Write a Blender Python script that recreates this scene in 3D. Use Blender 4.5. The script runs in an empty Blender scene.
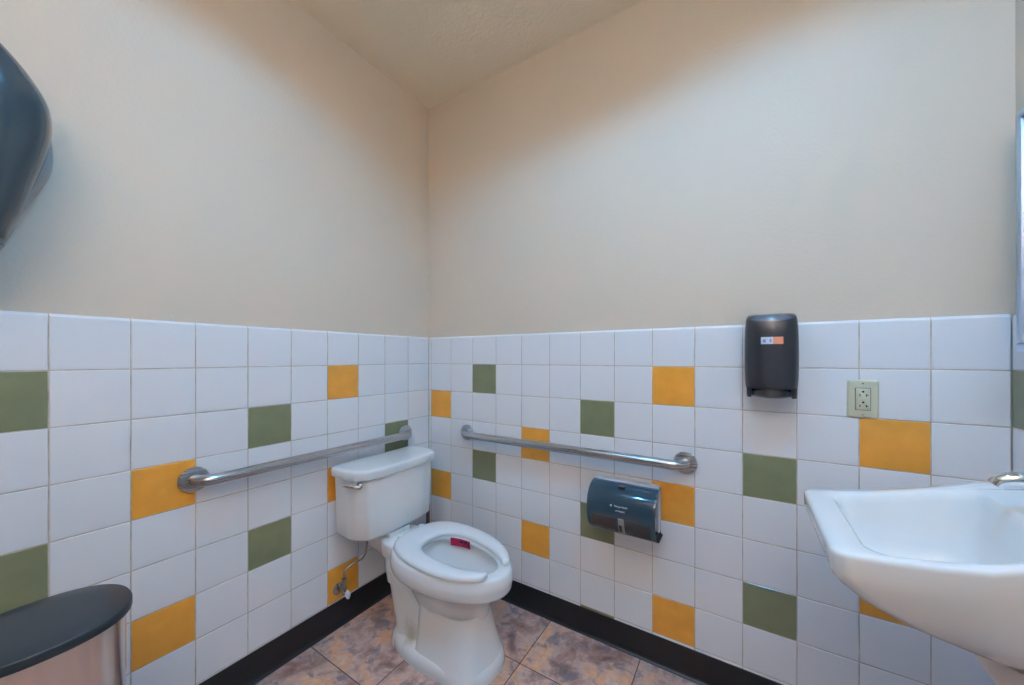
import bpy, bmesh, math, random
from mathutils import Vector, Matrix

scene = bpy.context.scene
COL = scene.collection
PI = math.pi
random.seed(4)

# ------------------------------------------------------------------ sizes
S = 0.154                 # wall tile pitch
ROW = S * 0.994           # course height
W = 14.09 * S             # back wall width (x)
D = 2.42                  # room depth (towards -y)
EYE = 1.225               # camera height
H = EYE + 1.472           # ceiling
TOP = 1.344               # top of the tile wainscot
BASE = 0.111              # cove base height

# ------------------------------------------------------------------ materials
LK, FK = 2950, 850                    # strength of the ceiling lamps and of the added fill uplight
def mat(name, color=(.8, .8, .8), rough=.5, metal=0., spec=.5, coat=0., trans=0., alpha=1.,
        emit=None, estr=0., ior=1.5, bump=None, mottled=None):
    m = bpy.data.materials.new(name); m.use_nodes = True
    nt = m.node_tree; b = nt.nodes['Principled BSDF']
    b.inputs['Base Color'].default_value = (*color, 1)
    b.inputs['Roughness'].default_value = rough
    b.inputs['Metallic'].default_value = metal
    b.inputs['Specular IOR Level'].default_value = spec
    b.inputs['Coat Weight'].default_value = coat
    b.inputs['Coat Roughness'].default_value = .05
    b.inputs['Transmission Weight'].default_value = trans
    b.inputs['IOR'].default_value = ior
    b.inputs['Alpha'].default_value = alpha
    if emit:
        b.inputs['Emission Color'].default_value = (*emit, 1)
        b.inputs['Emission Strength'].default_value = estr
    tc = nt.nodes.new('ShaderNodeTexCoord')
    if bump:
        sc, st, dist = bump
        n = nt.nodes.new('ShaderNodeTexNoise'); n.inputs['Scale'].default_value = sc
        n.inputs['Detail'].default_value = 3
        bp = nt.nodes.new('ShaderNodeBump'); bp.inputs['Strength'].default_value = st
        bp.inputs['Distance'].default_value = dist
        nt.links.new(tc.outputs['Object'], n.inputs['Vector'])
        nt.links.new(n.outputs['Fac'], bp.inputs['Height'])
        nt.links.new(bp.outputs['Normal'], b.inputs['Normal'])
    if mottled:
        sc, amt = mottled
        n = nt.nodes.new('ShaderNodeTexNoise'); n.inputs['Scale'].default_value = sc
        n.inputs['Detail'].default_value = 4
        r = nt.nodes.new('ShaderNodeValToRGB')
        r.color_ramp.elements[0].position = .3; r.color_ramp.elements[1].position = .7
        r.color_ramp.elements[0].color = (*[c * (1 - amt) for c in color], 1)
        r.color_ramp.elements[1].color = (*[min(1, c * (1 + amt)) for c in color], 1)
        nt.links.new(tc.outputs['Object'], n.inputs['Vector'])
        nt.links.new(n.outputs['Fac'], r.inputs['Fac'])
        nt.links.new(r.outputs['Color'], b.inputs['Base Color'])
    return m

def brushed(name, color, rough, scale=(4, 4, 300), lo=.75):
    m = mat(name, color, rough, 1.0)
    nt = m.node_tree; b = nt.nodes['Principled BSDF']
    tc = nt.nodes.new('ShaderNodeTexCoord'); mp = nt.nodes.new('ShaderNodeMapping')
    mp.inputs['Scale'].default_value = scale
    n = nt.nodes.new('ShaderNodeTexNoise'); n.inputs['Scale'].default_value = 1; n.inputs['Detail'].default_value = 2
    mr = nt.nodes.new('ShaderNodeMapRange')
    mr.inputs['To Min'].default_value = rough * lo; mr.inputs['To Max'].default_value = rough * (2.05 - lo)
    nt.links.new(tc.outputs['Object'], mp.inputs['Vector']); nt.links.new(mp.outputs['Vector'], n.inputs['Vector'])
    nt.links.new(n.outputs['Fac'], mr.inputs['Value']); nt.links.new(mr.outputs['Result'], b.inputs['Roughness'])
    return m

PAINT = (.655, .56, .45)
M = {}
M['paint'] = mat('wall_paint', PAINT, .62, spec=.3, bump=(95, .22, .004))
M['ceil'] = mat('ceiling_paint', (.86, .76, .60), .7, spec=.2, bump=(70, .3, .005))
M['tile_white'] = mat('white_glazed_tile', (.77, .78, .80), .11, bump=(9, .05, .004))
M['tile_orange'] = mat('orange_glazed_tile', (.80, .365, .055), .16, mottled=(14, .07), bump=(9, .05, .004))
M['tile_green'] = mat('green_glazed_tile', (.215, .235, .130), .16, mottled=(14, .07), bump=(9, .05, .004))
M['grout'] = mat('grout', (.50, .43, .35), .85, mottled=(20, .25))
M['base'] = mat('black_vinyl', (.012, .011, .012), .35)
M['porcelain'] = mat('porcelain', (.79, .79, .78), .07, coat=.4)
M['seat'] = mat('seat_plastic', (.80, .82, .84), .13)
M['water'] = mat('water', (.72, .80, .78), .02, trans=.85, ior=1.33)
M['label_red'] = mat('red_label', (.62, .02, .08), .4, mottled=(60, .2))
M['label_dark'] = mat('dark_label_print', (.06, .01, .015), .5)
M['steel'] = brushed('brushed_steel', (.52, .52, .53), .27, lo=.92)
M['can_steel'] = brushed('can_steel', (.80, .74, .72), .2, (2, 2, 260))
M['chrome'] = mat('chrome', (.72, .73, .75), .06, 1.0)
M['nickel'] = mat('dull_nickel', (.42, .40, .36), .25, 1.0)
M['smoke_blue'] = mat('smoked_blue_plastic', (.026, .062, .090), .13, coat=.5)
M['smoke_dark'] = mat('smoked_dark_plastic', (.016, .020, .024), .18, coat=.4)
M['smoke_grey'] = mat('smoked_grey_window', (.034, .036, .040), .2, coat=.3)
M['smoke_soap'] = mat('smoked_grey_plastic', (.026, .028, .034), .32, coat=.15)
M['smoke_towel'] = mat('smoked_teal_plastic', (.040, .062, .074), .16, spec=.35)
M['lens_blue'] = mat('lens_plastic', (.10, .14, .19), .15, coat=.5)
M['grey_plastic'] = mat('grey_plastic', (.30, .30, .29), .4)
M['pale_plastic'] = mat('pale_plastic', (.62, .66, .72), .35)
M['ivory'] = mat('ivory_plastic', (.56, .565, .42), .35)
M['slot'] = mat('black_slot', (.008, .008, .008), .6)
M['white_print'] = mat('white_print', (.75, .82, .86), .5)
M['badge_white'] = mat('badge_silver', (.55, .62, .74), .3)
M['badge_blue'] = mat('badge_blue_print', (.20, .27, .40), .4)
M['badge_orange'] = mat('badge_orange', (.72, .27, .15), .35)
M['lid_black'] = mat('lid_plastic', (.022, .030, .036), .38, bump=(300, .05, .001))
M['wood'] = mat('handle_wood', (.16, .075, .040), .5, mottled=(30, .3))
M['rubber'] = mat('rubber', (.05, .012, .010), .5)
M['mirror'] = mat('mirror_silver', (.88, .90, .90), .01, 1.0)
M['frame'] = mat('polished_frame', (.66, .74, .88), .5, 1.0)
M['shroud'] = mat('shroud_vinyl', (.70, .64, .60), .4)
M['can_baffle'] = mat('can_baffle', (.06, .06, .06), .5)
M['can_white'] = mat('can_reflector', (.85, .85, .85), .4)
M['lamp'] = mat('lamp_glow', (1, 1, 1), .5, emit=(.135, .46, .86), estr=LK)
M['lamp_far'] = mat('lamp_glow_far', (1, 1, 1), .5, emit=(.14, .46, .85), estr=LK * .66)
M['lamp_fill'] = mat('fill_glow_soft', (1, 1, 1), .5, emit=(.98, 1.02, 1.22), estr=FK)
M['door'] = mat('door_wood', (.30, .17, .09), .4, mottled=(6, .15))

def floor_material():
    m = bpy.data.materials.new('slate_floor_tile'); m.use_nodes = True
    nt = m.node_tree; N = nt.nodes; L = nt.links; b = N['Principled BSDF']
    tc = N.new('ShaderNodeTexCoord'); mp = N.new('ShaderNodeMapping')
    mp.inputs['Location'].default_value = (-.0, .295 + .403 * 20, 0)
    L.new(tc.outputs['Object'], mp.inputs['Vector'])
    br = N.new('ShaderNodeTexBrick'); br.offset = 0; br.squash = 1
    br.inputs['Scale'].default_value = 1; br.inputs['Brick Width'].default_value = .403
    br.inputs['Row Height'].default_value = .403; br.inputs['Mortar Size'].default_value = .0022
    br.inputs['Mortar Smooth'].default_value = .3
    br.inputs['Color1'].default_value = (0, 0, 0, 1); br.inputs['Color2'].default_value = (1, 1, 1, 1)
    br.inputs['Mortar'].default_value = (.5, .5, .5, 1)
    L.new(mp.outputs['Vector'], br.inputs['Vector'])
    # shift the clouding per tile
    add = N.new('ShaderNodeVectorMath'); add.operation = 'MULTIPLY_ADD'
    add.inputs[1].default_value = (7, 5, 3)
    L.new(br.outputs['Color'], add.inputs[0]); L.new(tc.outputs['Object'], add.inputs[2])
    def noise(scale, detail, rough, dist):
        n = N.new('ShaderNodeTexNoise'); n.inputs['Scale'].default_value = scale
        n.inputs['Detail'].default_value = detail; n.inputs['Roughness'].default_value = rough
        n.inputs['Distortion'].default_value = dist
        L.new(add.outputs[0], n.inputs['Vector']); return n
    def ramp(src, stops):
        r = N.new('ShaderNodeValToRGB')
        e = r.color_ramp.elements
        e[0].position, e[0].color = stops[0][0], (*stops[0][1], 1)
        e[1].position, e[1].color = stops[-1][0], (*stops[-1][1], 1)
        for p, c in stops[1:-1]:
            x = e.new(p); x.color = (*c, 1)
        L.new(src.outputs['Fac'], r.inputs['Fac']); return r
    n1 = noise(8.5, 6, .60, .45)
    r1 = ramp(n1, [(.30, (.20, .11, .095)), (.41, (.42, .25, .20)), (.50, (.60, .42, .37)), (.59, (.74, .41, .23)), (.70, (.68, .52, .46))])
    n2 = noise(15, 5, .6, .5)
    r2 = ramp(n2, [(.54, (0, 0, 0)), (.63, (1, 1, 1))])
    mx = N.new('ShaderNodeMix'); mx.data_type = 'RGBA'
    ml = N.new('ShaderNodeMath'); ml.operation = 'MULTIPLY'; ml.inputs[1].default_value = .75
    L.new(r2.outputs['Color'], ml.inputs[0]); L.new(ml.outputs[0], mx.inputs['Factor'])
    L.new(r1.outputs['Color'], mx.inputs[6]); mx.inputs[7].default_value = (.20, .18, .21, 1)
    n3 = noise(42, 4, .6, .4)
    r3 = ramp(n3, [(.3, (.82, .82, .82)), (.7, (1.12, 1.12, 1.12))])
    m3 = N.new('ShaderNodeMix'); m3.data_type = 'RGBA'; m3.blend_type = 'MULTIPLY'; m3.inputs['Factor'].default_value = 1
    L.new(mx.outputs[2], m3.inputs[6]); L.new(r3.outputs['Color'], m3.inputs[7])
    m2 = N.new('ShaderNodeMix'); m2.data_type = 'RGBA'
    L.new(br.outputs['Fac'], m2.inputs['Factor'])
    L.new(m3.outputs[2], m2.inputs[6]); m2.inputs[7].default_value = (.06, .045, .04, 1)
    L.new(m2.outputs[2], b.inputs['Base Color'])
    b.inputs['Roughness'].default_value = .38
    bp = N.new('ShaderNodeBump'); bp.inputs['Strength'].default_value = .25; bp.inputs['Distance'].default_value = .004
    L.new(n1.outputs['Fac'], bp.inputs['Height']); L.new(bp.outputs['Normal'], b.inputs['Normal'])
    return m
M['floor'] = floor_material()

def stained_porcelain():
    """porcelain with the lime stain at the side of the foot"""
    m = mat('stained_porcelain', (.80, .82, .83), .07, coat=.4)
    nt = m.node_tree; N = nt.nodes; L = nt.links; b = N['Principled BSDF']
    g = N.new('ShaderNodeNewGeometry')
    sub = N.new('ShaderNodeVectorMath'); sub.operation = 'SUBTRACT'; sub.inputs[1].default_value = (.40, -.50, .085)
    L.new(g.outputs['Position'], sub.inputs[0])
    sc = N.new('ShaderNodeVectorMath'); sc.operation = 'MULTIPLY'; sc.inputs[1].default_value = (15, 15, 11)
    L.new(sub.outputs[0], sc.inputs[0])
    ln = N.new('ShaderNodeVectorMath'); ln.operation = 'LENGTH'; L.new(sc.outputs[0], ln.inputs[0])
    nz = N.new('ShaderNodeTexNoise'); nz.inputs['Scale'].default_value = 45; nz.inputs['Detail'].default_value = 4
    L.new(g.outputs['Position'], nz.inputs['Vector'])
    ad = N.new('ShaderNodeMath'); ad.operation = 'MULTIPLY_ADD'; ad.inputs[1].default_value = 1.1
    L.new(nz.outputs['Fac'], ad.inputs[0]); L.new(ln.outputs['Value'], ad.inputs[2])
    mr = N.new('ShaderNodeMapRange'); mr.inputs['From Min'].default_value = 1.3; mr.inputs['From Max'].default_value = .7
    mr.inputs['To Min'].default_value = 0; mr.inputs['To Max'].default_value = .55
    L.new(ad.outputs[0], mr.inputs['Value'])
    mx = N.new('ShaderNodeMix'); mx.data_type = 'RGBA'
    mx.inputs[6].default_value = (.80, .82, .83, 1); mx.inputs[7].default_value = (.42, .42, .27, 1)
    L.new(mr.outputs['Result'], mx.inputs['Factor']); L.new(mx.outputs[2], b.inputs['Base Color'])
    return m
M['bowl'] = stained_porcelain()

# ------------------------------------------------------------------ mesh building
class MB:
    def __init__(self): self.v = []; self.f = []; self.m = []
    def add(self, vs, fs, mi=0):
        o = len(self.v); self.v += [tuple(p) for p in vs]
        self.f += [[i + o for i in f] for f in fs]; self.m += [mi] * len(fs); return self
    def loft(self, rings, cap0=True, cap1=True, closed=True, mi=0):
        n = len(rings[0]); vs = [p for r in rings for p in r]; fs = []
        for i in range(len(rings) - 1):
            for j in range(n if closed else n - 1):
                k = (j + 1) % n
                fs.append([i * n + j, i * n + k, (i + 1) * n + k, (i + 1) * n + j])
        if cap0: fs.append(list(range(n))[::-1])
        if cap1: fs.append([(len(rings) - 1) * n + j for j in range(n)])
        return self.add(vs, fs, mi)
    def box(self, a, b, mi=0):
        x0, y0, z0 = a; x1, y1, z1 = b
        v = [(x0, y0, z0), (x1, y0, z0), (x1, y1, z0), (x0, y1, z0), (x0, y0, z1), (x1, y0, z1), (x1, y1, z1), (x0, y1, z1)]
        return self.add(v, [[3, 2, 1, 0], [4, 5, 6, 7], [0, 1, 5, 4], [1, 2, 6, 5], [2, 3, 7, 6], [3, 0, 4, 7]], mi)
    def tube(self, pts, r, n=20, caps=True, mi=0):
        pts = [Vector(p) for p in pts]; rings = []
        rr = r if isinstance(r, (list, tuple)) else [r] * len(pts)
        up = None
        for i, p in enumerate(pts):
            t = (pts[min(i + 1, len(pts) - 1)] - pts[max(i - 1, 0)]).normalized()
            if up is None:
                up = Vector((0, 0, 1)) if abs(t.z) < .9 else Vector((1, 0, 0))
            a = t.cross(up).normalized(); up = a.cross(t).normalized()
            rings.append([p + rr[i] * (math.cos(2 * PI * k / n) * a + math.sin(2 * PI * k / n) * up) for k in range(n)])
        return self.loft(rings, caps, caps, mi=mi)
    def lathe(self, prof, origin, axis='z', n=40, mi=0):
        """prof: (radius, height) pairs along the axis"""
        o = Vector(origin)
        ex = {'z': (Vector((1, 0, 0)), Vector((0, 1, 0)), Vector((0, 0, 1))),
              'x': (Vector((0, 1, 0)), Vector((0, 0, 1)), Vector((1, 0, 0))),
              'y': (Vector((1, 0, 0)), Vector((0, 0, 1)), Vector((0, 1, 0))),
              '-y': (Vector((1, 0, 0)), Vector((0, 0, 1)), Vector((0, -1, 0))),
              '-x': (Vector((0, 1, 0)), Vector((0, 0, 1)), Vector((-1, 0, 0)))}[axis]
        rings = [[o + h * ex[2] + max(r, 1e-5) * (math.cos(2 * PI * k / n) * ex[0] + math.sin(2 * PI * k / n) * ex[1]) for k in range(n)] for r, h in prof]
        return self.loft(rings, False, False, mi=mi)
    def build(self, name, m, parent=None, smooth=True, angle=38, bevel=0, kind=None, label=None):
        bm = bmesh.new()
        vs = [bm.verts.new(p) for p in self.v]
        for f, mi in zip(self.f, self.m):
            try:
                fc = bm.faces.new([vs[i] for i in f]); fc.material_index = mi
            except ValueError: pass
        bmesh.ops.remove_doubles(bm, verts=bm.verts, dist=1e-6)
        bmesh.ops.dissolve_degenerate(bm, edges=bm.edges, dist=1e-7)
        bmesh.ops.recalc_face_normals(bm, faces=bm.faces)
        if bevel:
            ed = [e for e in bm.edges if len(e.link_faces) == 2 and e.calc_face_angle() > .5]
            bmesh.ops.bevel(bm, geom=ed, offset=bevel, segments=3, profile=.5, affect='EDGES')
        if smooth:
            for f in bm.faces: f.smooth = True
            for e in bm.edges:
                if len(e.link_faces) == 2 and e.calc_face_angle() > math.radians(angle): e.smooth = False
        if parent:
            bmesh.ops.translate(bm, verts=bm.verts, vec=-world_loc(parent))
        me = bpy.data.meshes.new(name); bm.to_mesh(me); bm.free()
        for x in (m if isinstance(m, (list, tuple)) else [m]): me.materials.append(x)
        o = bpy.data.objects.new(name, me); COL.objects.link(o)
        if parent: o.parent = parent
        if kind: o['kind'] = kind
        if label: o['label'] = label
        return o

def world_loc(o):
    v = Vector((0, 0, 0))
    while o: v = v + o.location; o = o.parent
    return v

def thing(name, label, cat, loc, group=None):
    o = bpy.data.objects.new(name, None); COL.objects.link(o)
    o.location = loc; o.empty_display_size = .05
    o['label'] = label; o['category'] = cat
    if group: o['group'] = group
    return o

def catmull(keys, m):
    out = []; n = len(keys)
    for i in range(n - 1):
        p0, p1, p2, p3 = keys[max(i - 1, 0)], keys[i], keys[i + 1], keys[min(i + 2, n - 1)]
        for k in range(m):
            t = k / m
            out.append(tuple(.5 * (2 * b + (c - a) * t + (2 * a - 5 * b + 4 * c - d) * t * t + (3 * b - a - 3 * c + d) * t ** 3)
                             for a, b, c, d in zip(p0, p1, p2, p3)))
    out.append(tuple(keys[-1])); return out

def lerp_tab(tab, x):
    if x <= tab[0][0]: return tab[0][1]
    for (a, fa), (b, fb) in zip(tab, tab[1:]):
        if x <= b:
            t = (x - a) / (b - a); t = t * t * (3 - 2 * t)
            return fa + (fb - fa) * t
    return tab[-1][1]

def rrect(x0, x1, y0, y1, r, k=6, e=6):
    """rounded rectangle, same point count for every size: k per corner, e per edge"""
    r = min(r, (x1 - x0) / 2 - 1e-4, (y1 - y0) / 2 - 1e-4)
    out = []
    cs = [(x1 - r, y1 - r, 0), (x0 + r, y1 - r, 90), (x0 + r, y0 + r, 180), (x1 - r, y0 + r, 270)]
    for i, (cx, cy, a) in enumerate(cs):
        arc = [(cx + r * math.cos(math.radians(a + 90 * q / k)), cy + r * math.sin(math.radians(a + 90 * q / k))) for q in range(k + 1)]
        out += arc
        nx, ny, na = cs[(i + 1) % 4]
        b = (nx + r * math.cos(math.radians(na)), ny + r * math.sin(math.radians(na)))
        for q in range(1, e): out.append((arc[-1][0] + (b[0] - arc[-1][0]) * q / e, arc[-1][1] + (b[1] - arc[-1][1]) * q / e))
    return out

def chaikin(pts, it=2, closed=True):
    for _ in range(it):
        o = []; n = len(pts)
        for i in range(n):
            a, b = pts[i], pts[(i + 1) % n]
            o.append(tuple(.75 * p + .25 * q for p, q in zip(a, b))); o.append(tuple(.25 * p + .75 * q for p, q in zip(a, b)))
        pts = o
    return pts

def text_mesh(txt, size, to_world, depth=.0004):
    cu = bpy.data.curves.new('txt', 'FONT'); cu.body = txt; cu.size = size; cu.align_x = 'CENTER'; cu.align_y = 'CENTER'
    cu.extrude = depth; cu.resolution_u = 2
    o = bpy.data.objects.new('txt', cu); COL.objects.link(o)
    dg = bpy.context.evaluated_depsgraph_get(); dg.update()
    me = bpy.data.meshes.new_from_object(o.evaluated_get(dg))
    vs = [to_world(v.co) for v in me.vertices]; fs = [list(p.vertices) for p in me.polygons]
    bpy.data.objects.remove(o); bpy.data.curves.remove(cu); bpy.data.meshes.remove(me)
    return vs, fs

# ------------------------------------------------------------------ the room
LR = .100
CANS = [(1.72, -.90, .040, .0070), (.82, -1.08, .041, .0065)]      # recessed lamps in the ceiling: x, y, height of the lamp above it, half height of the lamp
T = .12; G = .010                    # wall thickness; painted wall lies this far behind the tile face
def wall(name, a, b): return MB().box(a, b).build(name, M['paint'], smooth=False, kind='structure')
MB().box((-T, -D - T, -.1), (W + T, T, 0)).build('floor', M['floor'], smooth=False, kind='structure')
wl = wall('wall_left', (-T, -D, 0), (-G, G, H))
wb = wall('wall_back', (-T, G, 0), (W + T, T, H))
wr = wall('wall_right', (W + G, -D, 0), (W + T, G, H))
wf = wall('wall_front', (-T, -D - T, 0), (W + T, -D - G, H))

def ceiling():
    m = MB(); n = 48
    x0, x1, y0, y1 = -T, W + T, -D - T, T
    ym = (CANS[0][1] + CANS[1][1]) / 2                       # one strip of ceiling round each opening
    for (LX, LY, _, _), (ya, yb) in zip(CANS, ((ym, y1), (y0, ym))):
        ring = [(LX + LR * math.cos(2 * PI * k / n), LY + LR * math.sin(2 * PI * k / n)) for k in range(n)]
        def edge(x, y):
            dx, dy = x - LX, y - LY; t = 1e9
            if dx > 1e-9: t = min(t, (x1 - LX) / dx)
            if dx < -1e-9: t = min(t, (x0 - LX) / dx)
            if dy > 1e-9: t = min(t, (yb - LY) / dy)
            if dy < -1e-9: t = min(t, (ya - LY) / dy)
            return LX + dx * t, LY + dy * t
        out = [edge(*p) for p in ring]
        for z in (H, H + .16):
            vs = [(*p, z) for p in ring] + [(*p, z) for p in out]
            fs = [[k, (k + 1) % n, n + (k + 1) % n, n + k] for k in range(n)]
            base = len(vs)
            cs = [(x0, ya), (x1, ya), (x1, yb), (x0, yb)]
            vs += [(*c, z) for c in cs]
            for ci, c in enumerate(cs):
                a = math.atan2(c[1] - LY, c[0] - LX) % (2 * PI); k = int(a / (2 * PI) * n) % n
                fs.append([n + k, base + ci, n + (k + 1) % n])
            m.add(vs, fs)
        m.loft([[(*p, H) for p in ring], [(*p, H + .16) for p in ring]], False, False)
    return m.build('ceiling', M['ceil'], smooth=False, kind='structure')
ceiling()

# tiles: (depth behind the face, inset) rings give each tile its soft edge
def tile_panel(wall_obj, name, joints, to_world, colours):
    m = MB(); g = .0011
    rows = [TOP - k * ROW for k in range(9)] + [.02]
    u0, u1 = joints[0], joints[-1]
    m.add([to_world(u, z, d) for u, z, d in ((u0, .02, -.0014), (u1, .02, -.0014), (u1, TOP - .011, -.0014), (u0, TOP - .011, -.0014),
                                            (u0, .02, -G), (u1, .02, -G), (u1, TOP - .002, -G), (u0, TOP - .002, -G))],
          [[0, 1, 2, 3], [2, 3, 7, 6], [4, 5, 6, 7], [0, 1, 5, 4], [1, 2, 6, 5], [0, 3, 7, 4]], 3)
    for c in range(len(joints) - 1):
        a, b = joints[c] + g, joints[c + 1] - g
        for r in range(9):
            z1, z0 = rows[r] - g, rows[r + 1] + g
            if r == 0: z1 = rows[0]
            mi = {'o': 1, 'g': 2}.get(colours.get((c, r + 1)), 0)
            tw = random.uniform(-.0003, .0003); th = random.uniform(-.0003, .0003)
            rings = []
            for dep, ins in ((-.009, 0), (-.0055, .0), (-.0028, .0), (-.0014, .0003), (-.0005, .0011), (-.0001, .0022), (0, .0034)):
                top = ins if r else {-.009: 0, -.0055: .0026, -.0028: .0051, -.0014: .0064, -.0005: .0074, -.0001: .0082, 0: .0095}[dep]
                q = [(a + ins, z0 + ins), (b - ins, z0 + ins), (b - ins, z1 - top), (a + ins, z1 - top)]
                rings.append([to_world(u, z, dep + tw * (2 * (u - a) / (b - a) - 1) + th * (2 * (z - z0) / (z1 - z0) - 1)) for u, z in q])
            m.loft(rings, False, True, mi=mi)
    o = m.build(name, [M['tile_white'], M['tile_orange'], M['tile_green'], M['grout']], wall_obj, smooth=True, angle=24)
    return o

def pattern(first, ncol):
    """the stepped orange/green scatter: one colour per second column, every third course"""
    d = {}
    for c in range(ncol):
        k = (c - first) % 8
        if k in (0, 2, 4, 6):
            col = 'o' if k in (0, 4) else 'g'
            r0 = {0: 3, 2: 2, 4: 1, 6: 3}[k]
            for r in range(r0, 10, 3): d[(c, r)] = col
    return d
left_cols = {}
for c, col, r0 in ((1, 'g', 4), (3, 'o', 2), (5, 'g', 3), (7, 'o', 4), (9, 'g', 2), (11, 'o', 2), (13, 'g', 3), (15, 'o', 1)):
    for r in range(r0, 9, 3): left_cols[(c, r)] = col
lj = [i * S for i in range(0, 16)] + [D]
tile_panel(wl, 'tile_wainscot', lj, lambda u, z, d: (d, -u, z), left_cols)
back_cols = {}
for c, col, r0 in ((1, 'o', 3), (3, 'g', 2), (5, 'o', 4), (7, 'g', 3), (9, 'o', 2), (11, 'g', 4), (13, 'o', 3)):
    for r in range(r0, 10, 3): back_cols[(c, r)] = col
bj = [0] + [(.13 + i) * S for i in range(0, 14)] + [W]
tile_panel(wb, 'tile_wainscot', bj, lambda u, z, d: (u, -d, z), back_cols)
right_cols = {}
for c, col, r0 in ((0, 'g', 2), (2, 'o', 1), (4, 'g', 3), (6, 'o', 2), (8, 'g', 2), (10, 'o', 3), (12, 'g', 1), (14, 'o', 2)):
    for r in range(r0, 10, 3): right_cols[(c, r)] = col
tile_panel(wr, 'tile_wainscot', lj, lambda u, z, d: (W - d, -u, z), right_cols)
tile_panel(wf, 'tile_wainscot', [0] + [(.13 + i) * S for i in range(0, 14)] + [W], lambda u, z, d: (u, -D + d, z), {k: v for k, v in back_cols.items()})

# vinyl cove base: flat strip with a rounded top lip and a curved toe
def cove(name, a, b, nrm, BASE=BASE):
    prof = [(.0, .0), (.016, .0), (.0162, .002), (.011, .0045), (.0065, .010), (.0042, .018), (.0035, .030), (.0035, BASE - .004), (.0028, BASE - .001), (.0, BASE)]
    a, b, nv = Vector(a), Vector(b), Vector(nrm)
    MB().loft([[p + nv * d + Vector((0, 0, z)) for d, z in prof] for p in (a, b)]).build(name, M['base'], kind='structure', angle=50)
e = .0005
cove('baseboard_left', (e, -D + .02, 0), (e, -.004, 0), (1, 0, 0), .1165)
cove('baseboard_back', (.0165, -e, 0), (W - .0165, -e, 0), (0, -1, 0))
cove('baseboard_right', (W - e, -D + .02, 0), (W - e, -.004, 0), (-1, 0, 0))
cove('baseboard_front', (1.25, -D + e, 0), (W - .02, -D + e, 0), (0, 1, 0))

# door behind the camera (seen only in reflections)
dm = MB().box((.25, -D - .004, .004), (1.16, -D + .03, 2.06))
d1 = dm.build('door_1', M['door'], smooth=False, kind='structure', bevel=.002)
fm = MB().box((.19, -D, 0), (.25, -D + .045, 2.12)).box((1.16, -D, 0), (1.22, -D + .045, 2.12)).box((.25, -D, 2.06), (1.16, -D + .045, 2.12))
fm.build('door_frame', M['grey_plastic'], d1, smooth=False)
MB().lathe([(.0, 0), (.027, 0), (.027, .006), (.010, .010), (.010, .04), (.026, .05), (.026, .062), (.0, .068)], (1.09, -D + .03, .98), 'y').build('door_handle', M['chrome'], d1)

# ------------------------------------------------------------------ recessed lamp
DEPTH = .115; n = 48
for (LX, LY, hb, q), lab, lm_ in zip(CANS, ('round recessed lamp in the ceiling above the sink side', 'round recessed lamp in the ceiling closer to the toilet'), ('lamp', 'lamp_far')):
    t = thing('recessed_light', lab, 'ceiling light', (LX, LY, H), 'recessed ceiling lamps')
    MB().lathe([(LR - .002, .0), (LR - .002, DEPTH), (0, DEPTH), (0, DEPTH + .006), (LR - .0005, DEPTH + .006), (LR - .0005, 0)], (LX, LY, H)).build('housing', M['can_baffle'], t)
    tr = MB()
    tr.loft([[(LX + r * math.cos(2 * PI * k / n), LY + r * math.sin(2 * PI * k / n), H + z) for k in range(n)] for r, z in ((LR - .002, .0), (LR - .002, -.004), (LR + .018, -.003), (LR + .018, 0))], False, False)
    tr.build('trim_ring', M['can_white'], t)
    MB().lathe([(.0, -q), (.014, -q * .9), (.021, -q * .55), (.024, .0), (.021, q * .55), (.014, q * .9), (0, q)], (LX, LY, H + hb)).build('bulb', M[lm_], t)

# unseen uplight added behind the camera to fill the room with soft light
FX, FY, FZ = 1.80, -D + .17, 1.90
t = thing('fill_uplight', 'added fill uplight, unseen, on the wall behind the camera', 'fill light', (FX, -D, FZ))
MB().lathe([(0, -.10), (.06, -.095), (.12, -.06), (.142, 0), (.152, .08), (.158, .08), (.158, .075), (.148, -.002), (.126, -.066), (.065, -.102), (0, -.107)], (FX, FY, FZ)).build('bowl_shade', M['can_white'], t)
MB().box((FX - .05, -D + .0005, FZ - .08), (FX + .05, -D + .05, FZ - .01)).build('bracket', M['nickel'], t, bevel=.004)
MB().lathe([(0, -.072), (.075, -.072), (.085, -.062), (.075, -.052), (0, -.050)], (FX, FY, FZ)).build('bulb', M['lamp_fill'], t)

# ------------------------------------------------------------------ toilet
YC = -.39
def egg(xb, xm, xf, w, z, pf=2., pb=2.6, n=72, yc=YC):
    out = []
    for i in range(n):
        a = 2 * PI * i / n; c, s = math.cos(a), math.sin(a)
        p = pf if c >= 0 else pb
        q = abs(c) ** (2 / p)
        out.append((xm + (xf - xm) * q if c >= 0 else xm - (xm - xb) * q, yc + w * math.copysign(abs(s) ** (2 / p), s), z))
    return out

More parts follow.
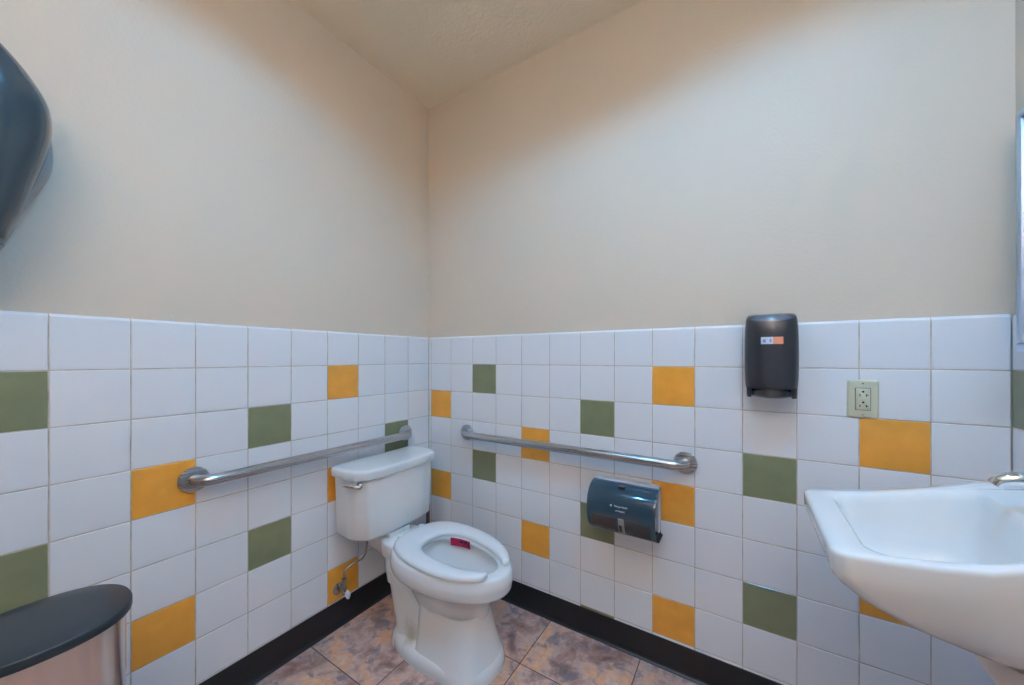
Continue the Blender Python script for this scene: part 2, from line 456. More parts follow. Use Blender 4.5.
toilet = thing('toilet', 'white two-piece floor toilet with an open-front seat', 'toilet', (.42, YC, 0))
b = MB()
outer = catmull([(.409, .262, .50, .794, .162), (.403, .254, .50, .808, .173), (.375, .250, .50, .815, .179), (.350, .252, .50, .812, .178),
                 (.332, .262, .50, .808, .172), (.315, .278, .505, .788, .157), (.295, .30, .51, .764, .141), (.27, .33, .51, .738, .126), (.235, .36, .515, .716, .113), (.19, .40, .52, .703, .106)], 4)
inner = catmull([(.236, .46, .52, .58, .040), (.240, .43, .52, .63, .062), (.27, .40, .52, .68, .084), (.31, .375, .52, .725, .106), (.345, .36, .52, .752, .122),
                 (.375, .352, .52, .762, .130), (.385, .36, .52, .756, .124), (.392, .372, .52, .748, .114), (.403, .374, .52, .750, .114), (.409, .362, .52, .762, .126)], 4)
b.loft([egg(xb, xm, xf, w, z) for z, xb, xm, xf, w in inner] + [egg(xb, xm, xf, w, z) for z, xb, xm, xf, w in outer])
# rear deck under the tank
dk = catmull([(.409, 0.), (.403, .006), (.385, .008), (.365, .006), (.34, 0.)], 3)
def deck_ring(z, g):
    h = [(.32, .098 + g), (.215, .096 + g), (.190, .085 + g), (.16, .072 + g), (.07, .066 + g), (.05 - g, .055)]
    return [(x, YC + y, z) for x, y in chaikin(h + [(x, -y) for x, y in h[::-1]], 2)]
b.loft([deck_ring(*k) for k in dk])
b.loft([[(x, YC + y, z) for x, y in rrect(.05, .222, -.062, .062, .02)] for z in (.405, .4335)])
b.loft([[(x, YC + y, z) for x, y in rrect(x0, .32, -.098, .098, .05)] for z, x0 in ((.345, .196), (.32, .194), (.28, .200), (.24, .210))])
# trapway, standing back from the front column
tw_ = catmull([(.34, .192, .32, .098), (.30, .200, .33, .099), (.25, .212, .38, .100), (.21, .222, .47, .100), (.14, .240, .48, .101), (.09, .256, .48, .102), (.06, .258, .48, .104), (.03, .25, .49, .112), (.0, .248, .5, .118)], 4)
b.loft([[(x, YC + y, z) for x, y in rrect(x0, x1, -w, w, .07)] for z, x0, x1, w in tw_])
# front column flaring to the floor
fc = catmull([(.226, .442, .704, .109), (.20, .441, .705, .111), (.17, .440, .711, .114), (.11, .440, .726, .120), (.06, .440, .741, .130), (.025, .44, .753, .140), (.0, .44, .757, .143)], 5)
def column_ring(z, x0, x1, w):
    out = []
    n = 28
    for i in range(n + 1):                                   # rounded nose
        a = -PI / 2 + PI * i / n; c, s = math.cos(a), math.sin(a)
        out.append((x1 - .12 + .12 * abs(c) ** (2 / 2.3), YC + w * math.copysign(abs(s) ** (2 / 2.3), s), z))
    for x, y in ((x0 + .03, w), (x0 + .008, w - .004), (x0, w - .018), (x0, -w + .018), (x0 + .008, -w + .004), (x0 + .03, -w)):
        out.append((x, YC + y, z))
    return out
b.loft([column_ring(*k) for k in fc], False, True)
# low foot running round the base
ft = catmull([(.0, .248, .50, .760, .146), (.02, .249, .50, .759, .146), (.038, .254, .50, .752, .142), (.052, .266, .50, .738, .132), (.060, .29, .50, .70, .115), (.062, .33, .5, .66, .09)], 4)
b.loft([egg(xb, xm, xf, w, z, 2.9, 2.7) for z, xb, xm, xf, w in ft])
b.build('bowl', M['bowl'], toilet, angle=50)
# water
MB().loft([egg(.425, .52, .645, .066, .250), egg(.417, .52, .656, .072, .2565)]).build('bowl_water', M['water'], toilet)
# red label hanging at the far side of the inner rim
lb = MB(); rows_ = []
for i in range(9):
    a = math.radians(86 + (122 - 86) * i / 8)
    c, s = math.cos(a), math.sin(a)
    rows_.append([(.52 + .236 * c if c > 0 else .52 + .155 * c, YC + k * s, z) for z, k in ((.407, .1105), (.402, .111), (.385, .112), (.371, .114), (.371, .116), (.407, .1125))])
lb.loft(rows_)
rl = lb.build('rim_label', M['label_red'], toilet, label='red label inside the bowl rim')
dbm = MB()
for k, (a0, a1, z0, z1) in enumerate(((90, 93, .392, .404), (94, 96, .388, .401), (98, 103, .391, .400), (87, 89, .380, .398))):
    q = []
    for a, z in ((a0, z0), (a1, z0), (a1, z1), (a0, z1)):
        c, s = math.cos(math.radians(a)), math.sin(math.radians(a)); kk = .1095 if z > .385 else .111
        q.append(Vector((.52 + (.236 if c > 0 else .155) * c, YC + kk * s - .0006, z)))
    dbm.add(q + [p + Vector((0, .0004, 0)) for p in q], [[0, 1, 2, 3], [7, 6, 5, 4], [0, 1, 5, 4], [1, 2, 6, 5], [2, 3, 7, 6], [3, 0, 4, 7]])
dbm.build('label_print', M['label_dark'], rl)

# open-front seat
sm = MB(); A0 = math.radians(28.5); NT = 84
def seat_ring(a, ext=0., sc=1.):
    def curve(xb, xm, xf, w, pb, a):
        c, s = math.cos(a), math.sin(a); p = 2. if c >= 0 else pb; q = abs(c) ** (2 / p)
        return Vector((xm + (xf - xm) * q if c >= 0 else xm - (xm - xb) * q, YC + w * math.copysign(abs(s) ** (2 / p), s), 0))
    o = curve(.258, .51, .806, .185, 2.8, a); i = curve(.390, .53, .790, .107, 2.3, a)
    if ext:
        da = -.02 if ext > 0 else .02
        d = (curve(.258, .51, .806, .185, 2.8, a + da) + curve(.390, .53, .790, .107, 2.3, a + da) - o - i).normalized()
        o = o + d * abs(ext); i = i + d * abs(ext)
    mid = (o + i) / 2; o = mid + (o - mid) * sc; i = mid + (i - mid) * sc
    prof = [(0, .0), (.0, .007), (.03, .013), (.09, .0175), (.2, .0205), (.5, .0215), (.8, .0195), (.92, .0155), (.98, .010), (1, .004), (.98, .0), (.5, -.001)]
    rot = math.radians(-7); cr, sr_ = math.cos(rot), math.sin(rot); px_, py_ = .52, YC - .002; ox_, oy_ = -.004, .012     # the loose seat sits a little askew
    pts = [(i.x + (o.x - i.x) * u - px_, i.y + (o.y - i.y) * u - py_, .4125 + h * (.55 + .45 * sc)) for u, h in prof]
    return [(px_ + ox_ + x * cr - y * sr_, py_ + oy_ + x * sr_ + y * cr, z) for x, y, z in pts]
rings = []
caps = [(.020, .0), (.0195, .35), (.018, .6), (.014, .82), (.008, .96)]
for ex_, sc in caps: rings.append(seat_ring(A0, ex_, max(sc, .02)))
for i in range(NT + 1): rings.append(seat_ring(A0 + (2 * PI - 2 * A0) * i / NT))
for ex_, sc in caps[::-1]: rings.append(seat_ring(2 * PI - A0, -ex_, max(sc, .02)))
sm.loft(rings)
seat = sm.build('seat', M['seat'], toilet, angle=60)
for s in (-1, 1):
    MB().lathe([(.0, 0), (.017, 0), (.018, .012), (.014, .020), (0, .022)], (.268, YC + .02 + s * .06, .408)).build('seat_hinge', M['seat'], seat)

# tank with clipped front corners
def tank_plan(grow=0., fs=1., hs=1.):
    half = [(.030, .224), (.128, .230), (.178, .218), (.220, .186), (.232, .12)]
    pts = [(x, y) for x, y in half] + [(.236, 0.)] + [(x, -y) for x, y in half[::-1]]
    res = []
    for x, y in pts:
        x = .030 + (x - .030) * fs; y = y * hs
        x += grow * (1 if x > .1 else (-.3 if x < .05 else 0)); y += grow * (1 if y > .01 else -1 if y < -.01 else 0)
        res.append((x, y))
    dense = []
    for i, p in enumerate(res):                              # keep the long edges straight under the smoothing
        q = res[(i + 1) % len(res)]; dense.append(p)
        u_, v_ = pts[i], pts[(i + 1) % len(res)]; k = 4 if math.hypot(u_[0] - v_[0], u_[1] - v_[1]) > .055 else 2
        for j in range(1, k): dense.append((p[0] + (q[0] - p[0]) * j / k, p[1] + (q[1] - p[1]) * j / k))
    return chaikin(dense, 2)
tm = MB()
tk = [(.432, -.028, .97, .955), (.433, -.016, .97, .955), (.440, -.006, .97, .955), (.452, 0, .97, .955), (.55, 0, .98, .968), (.65, 0, .993, .983), (.712, 0, 1, .99)]
YT = YC + .008
tm.loft([[(x, YT + y, z) for x, y in tank_plan(g, fs, hs)] for z, g, fs, hs in tk])
tank = tm.build('tank', M['porcelain'], toilet, angle=50)
lm = MB()
ld = [(.706, -.01), (.7062, .007), (.708, .0095), (.722, .0105), (.736, .0105), (.7415, .009), (.745, .0055), (.7468, -.001), (.7475, -.012), (.748, -.04)]
lm.loft([[(x, YT + y, z) for x, y in tank_plan(g, 1., 1.015)] for z, g in ld])
lm.build('tank_lid', M['porcelain'], toilet, angle=50)
# flush lever on the clipped left corner
hc = Vector((.196, YC - .203, .686)); nn = Vector((.62, -.78, 0)).normalized(); tt = Vector((-.78, -.62, 0)).normalized()
lev = MB()
n = 24
lev.loft([[hc + nn * h + r * (math.cos(2 * PI * k / n) * tt + math.sin(2 * PI * k / n) * Vector((0, 0, 1))) for k in range(n)] for r, h in ((.014, -.012), (.015, .004), (.013, .009), (.007, .011), (.007, .018))])
lev.tube([hc + nn * .017 - tt * .010 + Vector((0, 0, -.001)), hc + nn * .019 + tt * .006, hc + nn * .019 + tt * .03 + Vector((0, 0, .001)), hc + nn * .018 + tt * .055 + Vector((0, 0, .005)), hc + nn * .017 + tt * .066 + Vector((0, 0, .006))], [.006, .0085, .007, .006, .003], 16)
lev.build('flush_lever', M['chrome'], tank, label='chrome flush lever')

# ------------------------------------------------------------------ water supply valve
vy, vz = -.566, .172
t = thing('water_supply_valve', 'metal shut-off valve with supply hose on the left wall under the toilet tank', 'valve', (.0, vy, vz))
MB().lathe([(0, .0005), (.026, .0005), (.027, .003), (.020, .008), (.010, .011), (0, .011)], (0, vy, vz), 'x').build('escutcheon', M['nickel'], t)
vb = MB()
vb.tube([(.008, vy, vz), (.062, vy, vz)], .0085, 18)
vb.tube([(.045, vy, vz - .010), (.045, vy, vz + .018), (.045, vy, vz + .019), (.045, vy, vz + .040), (.045, vy, vz + .041), (.045, vy, vz + .06)], [.012, .012, .009, .009, .012, .012], 6)
vb.build('valve_body', M['nickel'], t, angle=30)
kb = MB(); kr = []
for dx, sc in ((.062, .35), (.066, .9), (.072, 1.), (.079, .95), (.083, .6)):
    kr.append([(dx, vy + .010 * sc * math.cos(2 * PI * k / 32) * (1 + .12 * math.cos(8 * PI * k / 32)), vz - .003 + .019 * sc * math.sin(2 * PI * k / 32)) for k in range(32)])
kb.loft(kr); kb.build('knob', M['pale_plastic'], t, label='pale oval knob')
hp = catmull([(.045, vy, vz + .058), (.046, vy + .006, vz + .095), (.060, vy + .040, vz + .115), (.085, vy + .066, vz + .135), (.098, vy + .078, vz + .18), (.10, vy + .080, .424)], 8)
MB().tube(hp, .0052, 14).build('supply_hose', M['nickel'], t)
MB().tube([(.10, vy + .08, .405), (.10, vy + .08, .4305)], .015, 8).build('coupling_nut', M['pale_plastic'], t)

# ------------------------------------------------------------------ grab bars
def grab_bar(label, P, run, out, length):
    t = thing('grab_bar', label, 'grab bar', P, 'brushed steel grab bars on the tile')
    P = Vector(P); run = Vector(run); out = Vector(out); off = .058; R = .045; rad = .0188
    pts = [P + out * .006, P + out * (off - R)]
    for k in range(1, 9):
        a = PI / 2 * k / 8; pts.append(P + out * (off - R + R * math.sin(a)) + run * (R - R * math.cos(a)))
    mid = [P + out * off + run * (R + (length - 2 * R) * k / 6) for k in range(1, 6)]
    endp = [P + run * (length - (q - P).dot(run)) + out * (q - P).dot(out) for q in pts[::-1]]
    MB().tube(pts + mid + endp, rad, 28).build('bar', M['steel'], t)
    up = Vector((0, 0, 1)); n = 40
    for s in (0, 1):
        c = P + run * (length * s)
        MB().loft([[c + out * h + r * (math.cos(2 * PI * k / n) * run + math.sin(2 * PI * k / n) * up) for k in range(n)]
                   for r, h in ((.040, .0004), (.0425, .0012), (.0425, .0075), (.0405, .0105), (.036, .0118), (.024, .0125), (.0225, .015), (.0, .015))], True, False).build('flange', M['steel'], t, angle=30)
grab_bar('brushed steel grab bar on the left wall, behind the toilet tank', (0, -1.084, .816), (0, 1, 0), (1, 0, 0), .906)
grab_bar('brushed steel grab bar on the back wall, above the toilet paper dispenser', (.296, 0, .821), (1, 0, 0), (0, -1, 0), 1.078)

# ------------------------------------------------------------------ toilet paper dispenser
x0, x1, zt, zb = 1.022, 1.288, EYE - .513, EYE - .700
t = thing('toilet_paper_dispenser', 'smoked blue twin toilet paper dispenser on the back wall below the grab bar', 'paper dispenser', ((x0 + x1) / 2, 0, zb))
def dsp(f, s=1.):                                           # closed (y,z) profile of the barrel-shaped body
    top, bot = zt, zb
    pr = [(-.012, top), (-.045, top + .0005), (-.075, top - .006), (-.100, top - .022), (-.118, top - .046), (-.127, top - .078), (-.127, top - .108), (-.120, top - .137), (-.108, top - .163), (-.098, bot + .008), (-.088, bot), (-.012, bot)]
    cy, cz = -.06, (top + bot) / 2
    return [(f, cy + (y - cy) * s if y < -.02 else y, cz + (z - cz) * s) for y, z in pr]
bp_ = MB()
bp_.loft([[(x, y, z) for x, z in rrect(x0 - .003, x1 - .002, zb + .001, zt + .006, .018)] for y in (-.0004, -.011, -.013)])
bp_.loft([[(x, y, z) for x, z in rrect(x0 + .004, x1 - .002, zt - .004, zt + .006, .005)] for y in (-.011, -.034, -.040)])
bp_.build('back_plate', M['pale_plastic'], t, label='pale back plate', angle=45)
cv = MB()
cv.loft([dsp(x0 + .010, .90), dsp(x0 + .003, .95), dsp(x0 + .0, .975), dsp(x0 + .0035, .993), dsp(x0 + .012, 1.), dsp(x1 - .014, 1.), dsp(x1 - .005, .992), dsp(x1 - .001, .975), dsp(x1 - .003, .955), dsp(x1 - .010, .93)])
cover = cv.build('cover', M['smoke_blue'], t, angle=32)
# lower dispensing mouths, centre tab and key lock
lo = MB()
for a, c in ((x0 + .022, x0 + .118), (x0 + .152, x1 - .020)):
    lo.loft([[(x, y, z) for y, z in ((-.1265, zt - .118), (-.1215, zt - .142), (-.1105, zt - .170), (-.1010, zb + .008), (-.098, zb + .010), (-.108, zt - .168), (-.119, zt - .140), (-.124, zt - .118))] for x in (a, c)])
lo.build('paper_mouth', M['smoke_grey'], t)
tb = MB()
tb.loft([[(x, y, z) for y, z in ((-.1285, zt - .112), (-.1245, zt - .140), (-.1125, zt - .170), (-.1030, zb + .006), (-.096, zb + .008), (-.106, zt - .168), (-.118, zt - .140), (-.122, zt - .112))] for x in (x0 + .128, x0 + .150)])
tb.build('centre_tab', M['grey_plastic'], t, bevel=.001)
tb2 = MB().loft([[(x, y, z) for y, z in ((-.1262, zt - .138), (-.1145, zt - .168), (-.1115, zt - .168), (-.1232, zt - .138))] for x in (x0 + .1315, x0 + .142)])
tb2.build('tab_window', M['slot'], t)
MB().loft([[(x, y, z) for x, z in rrect(x1 - .016, x1 + .006, zb - .004, zb + .006, .004)] for y in (-.012, -.075, -.08)]).build('hinge', M['slot'], t)
MB().loft([[(x, y, z) for x, y in rrect((x0 + x1) / 2 - .016, (x0 + x1) / 2 + .010, -.088, -.066, .008)] for z in (zt - .012, zt - .0035, zt - .001)]).build('key_lock', M['smoke_dark'], t)
lg = MB(); c0 = x0 + .126
def on_front(dz):                                            # y of the cover at this height below the top
    tab = [(0, -.06), (.022, -.100), (.046, -.118), (.078, -.127), (.108, -.127), (.14, -.12)]
    for (a, fa), (q, fb) in zip(tab, tab[1:]):
        if dz <= q: return fa + (fb - fa) * (dz - a) / (q - a)
    return tab[-1][1]
for txt, size, dx, dz in (('Georgia-Pacific', .0085, .012, .067), ('compact', .0105, .010, .0825)):
    vs, fs = text_mesh(txt, size, lambda co: (c0 + dx + co.x, on_front(dz - co.y) - .0006 - co.z, zt - dz + co.y))
    lg.add(vs, fs)
lg.add([(c0 - .031, -.1262, zt - .067), (c0 - .023, -.1262, zt - .0625), (c0 - .023, -.1262, zt - .0715), (c0 - .031, -.1236, zt - .067), (c0 - .023, -.1236, zt - .0625), (c0 - .023, -.1236, zt - .0715)],
       [[0, 1, 2], [3, 4, 5], [0, 1, 4, 3], [1, 2, 5, 4], [2, 0, 3, 5]])
lg.build('logo', M['white_print'], cover, smooth=False, label='white maker lettering')

# ------------------------------------------------------------------ soap dispenser
cx, z0, z1 = 1.6395, EYE - .132, EYE + .148
t = thing('soap_dispenser', 'dark grey soap dispenser on the back wall above the tile top edge', 'soap dispenser', (cx, 0, z0))
MB().loft([[(x, y, z) for x, z in rrect(cx - .064, cx + .064, z0 + .006, z1 - .008, .012)] for y in (-.0004, -.012)]).build('back_plate', M['slot'], t)
sb = MB()
def soap_ring(z, hw, dep, bulge):
    out = []
    for i in range(33):
        u = -1 + 2 * i / 32
        out.append((cx + hw * u, -(dep + bulge * (1 - u * u) - .016 * abs(u) ** 9), z))
    for i in range(1, 6): out.append((cx + hw * (1 + .02 * math.sin(PI * i / 6)), -(dep - .016) * (1 - i / 6) - .006, z))
    for i in range(1, 8): out.append((cx + hw * (1 - 2 * i / 8), -.006, z))
    for i in range(6): out.append((cx - hw * (1 + .02 * math.sin(PI * (6 - i) / 6)), -(dep - .016) * (i / 6) - .006, z))
    return out
sk = catmull([(z0 + .030, .0675, .082, .014), (z0 + .035, .0695, .086, .015), (z0 + .07, .0715, .089, .016), (z0 + .14, .0725, .090, .016), (z0 + .21, .0715, .088, .016), (z0 + .25, .0695, .083, .015), (z0 + .268, .067, .074, .014), (z0 + .277, .062, .056, .010), (z0 + .280, .052, .035, .006)], 4)
sb.loft([soap_ring(*k) for k in sk])
cov = sb.build('cover', M['smoke_soap'], t, angle=50)
# lens on the top edge
ln_ = MB(); lr = []
def cov_y(z, u):
    for (za, ha, da, ba), (zc, hc_, dc, bc) in zip(sk, sk[1:]):
        if za <= z <= zc:
            k = (z - za) / (zc - za); hw, d, bb = ha + (hc_ - ha) * k, da + (dc - da) * k, ba + (bc - ba) * k
            q = min(1, abs(u) / hw); return -(d + bb * (1 - q * q) - .016 * q ** 9)
for i in range(33):
    u = -1 + 2 * i / 32; q = max(0, 1 - u * u)
    zs = [z0 + .2585 + (-.0085 * q) * (1 - k / 6) + (.0165 * q ** .8 + .001) * k / 6 for k in range(7)]
    fr_ = [(cx + .058 * u, cov_y(z, .058 * u) - .0012 * (1 if 0 < k < 6 else .2), z) for k, z in enumerate(zs)]
    lr.append(fr_ + [(x, y + .004, z) for x, y, z in fr_[::-1]])
ln_.loft(lr); ln_.build('top_lens', M['lens_blue'], t, label='pale blue-grey lens')
# side cheeks and curved push bar at the bottom
for s in (-1, 1):
    MB().loft([[(x, y, z) for x, y in rrect(min(cx + s * (.0685 - i), cx + s * .054), max(cx + s * (.0685 - i), cx + s * .054), -.085 + i, -.008, .007)] for z, i in ((z0 + .001, .004), (z0 + .004, .001), (z0 + .036, .0))]).build('cheek', M['smoke_soap'], t)
pb = MB(); pr = []
for i in range(25):
    u = -1 + 2 * i / 24; q = 1 - u * u
    pr.append([(cx + .053 * u, y, z) for y, z in ((-.020, z0 + .0045 * (1 - q)), (-.070 - .020 * q, z0 + .0045 * (1 - q)), (-.082 - .018 * q, z0 + .008), (-.083 - .012 * q, z0 + .020 + .012 * q), (-.060, z0 + .034), (-.020, z0 + .034))])
pb.loft(pr); pb.build('push_bar', M['smoke_dark'], t, angle=40)
def front_y(x): u = (x - cx) / .0722; return -(.0895 + .016 * (1 - u * u))
def badge_piece(bx0, bx1, bz0, bz1, lift, m):
    q = MB(); rs = []
    for x in [bx0 + (bx1 - bx0) * i / 8 for i in range(9)]:
        y = front_y(x)
        rs.append([(x, y - lift, bz0), (x, y - lift, bz1), (x, y + .001, bz1), (x, y + .001, bz0)])
    q.loft(rs); return q
bz = z0 + .188
bd = badge_piece(cx - .0290, cx + .0035, bz - .0115, bz + .0115, .0014, 0)
badge = bd.build('badge', M['badge_white'], cov, label='silver and orange badge')
badge_piece(cx + .0035, cx + .0300, bz - .0115, bz + .0115, .0014, 0).build('badge_end', M['badge_orange'], cov)
pp = MB()
for a, c, d, e2 in ((-.024, -.016, -.006, .004), (-.006, -.001, -.005, .005)):
    q = badge_piece(cx + a, cx + c, bz + d, bz + e2, .0018, 0); pp.add(q.v, q.f)
pp.build('badge_print', M['badge_blue'], cov)

# ------------------------------------------------------------------ outlet
ox, oz = 1.875, EYE - .128
t = thing('power_outlet', 'ivory power outlet on the back wall above the orange tile', 'outlet', (ox, 0, oz))
pm = MB(); pm.loft([[(x, y, z) for x, z in rrect(ox - .0365 + i, ox + .0365 - i, oz - .0585 + i, oz + .0585 - i, .004)] for y, i in ((-.0004, 0), (-.0035, 0), (-.0058, .0018), (-.0068, .005))])
pm.build('cover_plate', M['ivory'], t, angle=50)
MB().loft([[(x, y, z) for x, z in rrect(ox - .0182, ox + .0182, oz - .0348, oz + .0348, .002)] for y in (-.006, -.0071)]).build('receptacle_gap_shade', M['slot'], t)  # black ring painting the shaded crease round the receptacle
rc = MB(); rc.loft([[(x, y, z) for x, z in rrect(ox - .0168 + i, ox + .0168 - i, oz - .0335 + i, oz + .0335 - i, .002)] for y, i in ((-.006, 0), (-.0090, 0), (-.0098, .001))])
rcp = rc.build('receptacle', M['ivory'], t, angle=50)
sl = MB()
for dz in (.0165, -.0165):
    sl.box((ox - .0085, -.0102, oz + dz - .008), (ox - .0062, -.0095, oz + dz - .0005))
    sl.box((ox + .0062, -.0102, oz + dz - .008), (ox + .0085, -.0095, oz + dz - .0005))
    sl.box((ox + .0085, -.0102, oz + dz - .0052), (ox + .0120, -.0095, oz + dz - .0035))
    sl.lathe([(0, .0095), (.0030, .0095), (.0030, .0102), (0, .0102)], (ox, 0, oz + dz + .0065), '-y', 16)
sl.build('slots', M['slot'], rcp, smooth=False)
MB().box((ox - .006, -.0106, oz - .003), (ox - .0002, -.0095, oz + .0025)).box((ox + .0008, -.0106, oz - .003), (ox + .0066, -.0095, oz + .0025)).build('test_buttons', M['ivory'], rcp, bevel=.0003)
for s in (-1, 1):
    MB().lathe([(0, .0062), (.0028, .0062), (.0028, .0074), (.0018, .0079), (0, .008)], (ox, 0, oz + s * .0485), '-y', 16).build('screw', M['nickel'], t)

# ------------------------------------------------------------------ wall-hung sink
SY = -.492
sink = thing('sink', 'white porcelain wall-hung sink on the right wall', 'sink', (W, SY, EYE - .5))
RZ = [(1.695, -.347), (1.79, -.342), (1.90, -.327), (1.97, -.301), (2.02, -.286), (2.17, -.281)]
def rim_z(x):
    # monotone smooth table
    for (a, fa), (c, fb) in zip(RZ, RZ[1:]):
        if x <= c: return EYE + fa + (fb - fa) * max(0, (x - a)) / (c - a)
    return EYE + RZ[-1][1]
def rim_zs(x): return sum(rim_z(x + d * .012) for d in (-2, -1, 0, 1, 2)) / 5
def sring(xa, xb, hw0, hw1, r, dz, zabs=None, mix=0., yo=0.):
    """rounded-rect ring; half width runs from hw0 (front) to hw1 (back)"""
    out = []
    for x, y in rrect(xa, xb, -1, 1, min(r / .19, .9), 8, 10): pass
    for x, y in rrect(xa, xb, -hw0, hw0, r, 8, 10):
        k = (x - xa) / (xb - xa); hw = hw0 + (hw1 - hw0) * k
        z = rim_zs(x) + dz
        if zabs is not None: z = z * (1 - mix) + zabs * mix
        if zabs is None or mix < .9: z += .25 * y * max(0, min(x - 1.70, .20, 2 * (2.0 - x)))
        out.append((x, SY + yo + .14 * (x - 1.70) + y * hw / hw0, z))
    return out
XB = W - .0004
ro = .028
sk = []
zb_ = EYE - .515
sk += [sring(1.955, 2.11, .06, .07, .05, 0, EYE - .540, 1), sring(1.925, 2.13, .09, .10, .06, 0, EYE - .535, 1), sring(1.865, 2.15, .128, .14, .07, 0, EYE - .512, 1),
       sring(1.79, XB, .157, .165, .06, -.12, EYE - .478, .7), sring(1.742, XB, .174, .18, .045, -.092, EYE - .448, .45), sring(1.713, XB, .1840, .19, .034, -.066, EYE - .42, .2),
       sring(1.701, XB, .1885, .193, .03, -.052), sring(1.6965, XB, .1900, .194, .03, -.040), sring(1.6950, XB, .1915, .194, .030, -.010), sring(1.6955, XB, .1912, .194, .030, -.0055),
       sring(1.6980, XB, .1895, .193, .029, -.002), sring(1.702, XB, .187, .191, .028, -.0003)]
# rim top then basin
sk += [sring(1.742, 2.002, .164, .160, .040, .0005, yo=-.009), sring(1.747, 1.998, .160, .156, .042, -.0015, yo=-.009), sring(1.752, 1.994, .156, .152, .044, -.007, yo=-.009),
       sring(1.757, 1.989, .152, .148, .048, -.018, yo=-.009), sring(1.764, 1.982, .146, .143, .052, -.04, EYE - .42, .30, yo=-.009), sring(1.776, 1.975, .138, .136, .058, -.07, EYE - .450, .75, yo=-.009),
       sring(1.795, 1.962, .120, .118, .06, 0, EYE - .472, 1, yo=-.009), sring(1.825, 1.94, .085, .085, .05, 0, EYE - .484, 1, yo=-.009), sring(1.865, 1.915, .024, .024, .022, 0, EYE - .489, 1, yo=-.009)]
sm_ = MB(); sm_.loft(sk)
basin = sm_.build('basin', M['porcelain'], sink, angle=60)
MB().lathe([(.0, .0), (.021, .0), (.0215, .003), (.016, .0035), (.013, .0015), (0, .001)], (1.89, SY + .018, EYE - .489)).build('drain', M['chrome'], basin)
# shroud hiding the trap
SYB = SY + .14 * .3
shp = MB(); sr = []
for z, xa, xb, hw, r in ((EYE - .556, 1.950, 2.13, .085, .06), (EYE - .600, 1.955, 2.14, .085, .06), (EYE - .64, 1.98, XB, .08, .06), (EYE - .68, 2.02, XB, .07, .05), (EYE - .70, 2.07, XB, .06, .045)):
    sr.append([(x, SYB + y, z) for x, y in rrect(xa, xb, -hw, hw, r)])
shp.loft(sr)
tcv = shp.build('trap_cover', M['shroud'], sink, label='off-white trap cover below the basin')
MB().tube([(2.035, SYB, EYE - .560), (2.035, SYB, EYE - .536)], .078, 32).build('dark_gap', M['slot'], tcv)  # black filler: shade of the gap under the basin put into its colour

# faucet
fz = EYE - .281 + .0004; FYC = SY + .045
t = thing('faucet', 'chrome faucet on the back ledge of the sink', 'faucet', (2.085, FYC, fz))
MB().loft([[(x, FYC + y, z) for x, y in rrect(2.06 + i, 2.115 - i, -.078 + i, .078 - i, .026)] for z, i in ((fz, 0), (fz + .010, 0), (fz + .016, .004), (fz + .018, .01))]).build('base', M['chrome'], t)
sp = catmull([(2.090, FYC, fz + .012), (2.084, FYC, fz + .030), (2.06, FYC, fz + .043), (2.02, FYC, fz + .050), (1.995, FYC, fz + .049), (1.980, FYC, fz + .044), (1.972, FYC, fz + .034)], 6)
MB().tube(sp, [.021 - .0095 * i / (len(sp) - 1) for i in range(len(sp))], 20).build('spout', M['chrome'], t)
for s in (-1, 1):
    hcx, hcy = 2.088, FYC + s * .054
    MB().lathe([(0, 0), (.021, 0), (.021, .012), (.018, .026), (.012, .034), (0, .037)], (hcx, hcy, fz + .015)).build('handle', M['chrome'], t)

# ------------------------------------------------------------------ mirror
t = thing('mirror', 'wall mirror in a polished metal frame on the right wall above the sink', 'mirror', (W, -.49, EYE))
my0, my1, mz0, mz1 = -.932, -.074, EYE + .016, EYE + .622
fr = MB(); w_ = .018
for (a0, a1, c0, c1) in ((my0, my1, mz0, mz0 + w_), (my0, my1, mz1 - w_, mz1), (my0, my0 + w_, mz0 + w_, mz1 - w_), (my1 - w_, my1, mz0 + w_, mz1 - w_)):
    fr.box((W + G - .032, a0, c0), (W + G - .0003, a1, c1))
fr.build('frame', M['frame'], t, bevel=.002)
MB().box((W + G - .026, my0 + .012, mz0 + .012), (W + G - .020, my1 - .012, mz1 - .012)).build('glass', M['mirror'], t, smooth=False)

# ------------------------------------------------------------------ plunger behind the toilet
px, py = .075, -.078
t = thing('plunger', 'plunger with a brown wooden handle in the corner behind the toilet', 'plunger', (px, py, 0))
MB().lathe([(0, .115), (.010, .115), (.0108, .13), (.0108, .40), (.0100, .411), (.007, .418), (0, .421)], (px, py, 0), n=24).build('handle', M['wood'], t)
MB().lathe([(.050, .0), (.056, .003), (.058, .02), (.055, .045), (.044, .068), (.028, .082), (.018, .09), (.016, .12), (.012, .122), (0, .122)], (px, py, 0)).build('cup', M['rubber'], t)

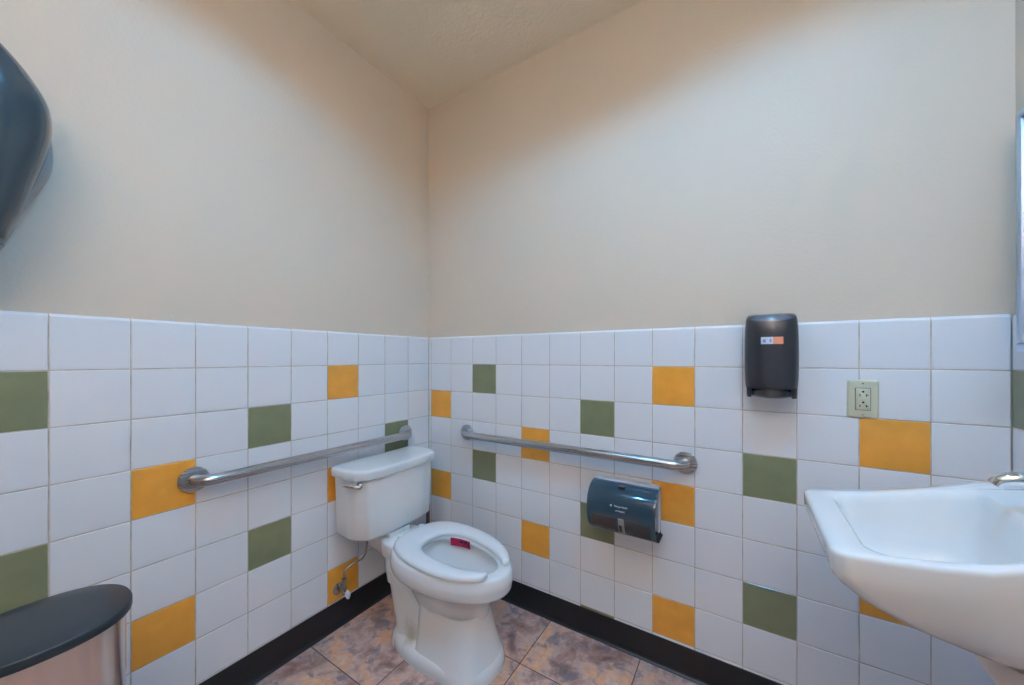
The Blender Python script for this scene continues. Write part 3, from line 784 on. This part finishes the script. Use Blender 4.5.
# ------------------------------------------------------------------ trash can
kx, ky, kz = .300, -1.428, .661
t = thing('trash_can', 'stainless trash can with a black lid against the left wall', 'trash can', (kx, ky, 0))
def oval(a, bb, z, p=2.25, n=72):
    return [(kx + a * math.copysign(abs(math.cos(2 * PI * i / n)) ** (2 / p), math.cos(2 * PI * i / n)), ky + bb * math.copysign(abs(math.sin(2 * PI * i / n)) ** (2 / p), math.sin(2 * PI * i / n)), z) for i in range(n)]
ka, kb_ = .126, .136
MB().loft([oval(ka - .010, kb_ - .010, .018), oval(ka - .010, kb_ - .010, kz - .019)]).build('body', M['can_steel'], t)
MB().loft([oval(ka - .006, kb_ - .006, .0), oval(ka - .006, kb_ - .006, .02), oval(ka - .009, kb_ - .009, .024)]).build('base_ring', M['lid_black'], t)
lidm = MB().loft([oval(ka - .006, kb_ - .006, kz - .021), oval(ka - .001, kb_ - .001, kz - .020), oval(ka, kb_, kz - .017), oval(ka, kb_, kz - .003), oval(ka - .0012, kb_ - .0012, kz - .0008), oval(ka - .003, kb_ - .003, kz), oval(ka - .05, kb_ - .05, kz + .004), oval(.01, .01, kz + .005)])
lidm.build('lid', M['lid_black'], t, angle=50)
MB().loft([[(kx + ka - .02 + q, ky + y, z) for y, z in rrect(-.045, .045, .012, .026, .005)] for q in (.01, .05, .056)]).build('pedal', M['lid_black'], t)

# ------------------------------------------------------------------ paper towel dispenser
ty = -1.578
t = thing('paper_towel_dispenser', 'smoked teal paper towel dispenser high on the left wall', 'paper dispenser', (0, ty, EYE + .24))
def towel_ring(z, hw, dep, p):
    out = []; n = 36
    for i in range(n + 1):
        a = -PI / 2 + PI * i / n; c, s = math.cos(a), math.sin(a)
        out.append((.012 + (dep - .012) * abs(c) ** (2 / p), ty + hw * math.copysign(abs(s) ** (2 / p), s), EYE + z))
    return out
tk = catmull([(.270, .112, .175, 5), (.273, .121, .183, 5), (.300, .128, .195, 5), (.350, .143, .205, 5), (.410, .158, .214, 4.8), (.470, .174, .219, 4.5), (.530, .186, .221, 4.2), (.575, .189, .220, 4), (.615, .184, .214, 3.8), (.655, .168, .206, 3.5), (.690, .146, .198, 3.3), (.725, .117, .188, 3), (.755, .080, .172, 3), (.775, .03, .155, 3)], 4)
MB().loft([towel_ring(*k) for k in tk]).build('cover', M['smoke_towel'], t, angle=50)
hk = catmull([(.262, .116, .10, 6), (.30, .130, .11, 6), (.36, .146, .115, 6), (.42, .170, .12, 6), (.48, .192, .12, 6), (.55, .192, .12, 6), (.62, .178, .11, 6), (.68, .13, .1, 6), (.71, .09, .09, 6)], 4)
MB().loft([[(x - .0118, y, z) for x, y, z in towel_ring(*k)] for k in hk]).build('housing', M['grey_plastic'], t)
MB().loft([[(x, ty + y, EYE + z) for x, y in rrect(.03, dd, -hw, hw, .02)] for z, dd, hw in ((.262, .165, .110), (.25, .16, .106), (.235, .145, .098), (.205, .13, .093), (.200, .12, .088))]).build('paper_chute', M['grey_plastic'], t)

# ------------------------------------------------------------------ camera
cd = bpy.data.cameras.new('camera'); cam = bpy.data.objects.new('camera', cd); COL.objects.link(cam)
cam.location = (10.13 * S, -10.01 * S, EYE)
cam.rotation_euler = (PI / 2, 0, .5656)
cd.sensor_fit = 'HORIZONTAL'; cd.sensor_width = 36; cd.lens = 363.3 / 1024 * 36
cd.shift_y = 15.35 / 1024; cd.clip_start = .02
scene.camera = cam

wd = bpy.data.worlds.new('world'); scene.world = wd; wd.use_nodes = True
wd.node_tree.nodes['Background'].inputs[0].default_value = (0, 0, 0, 1)
scene.view_settings.view_transform = 'Standard'; scene.view_settings.look = 'None'
scene.view_settings.exposure = .16; scene.view_settings.gamma = 1; scene.view_settings.use_curve_mapping = False
scene.cycles.max_bounces = 14; scene.cycles.diffuse_bounces = 8; scene.cycles.use_denoising = True
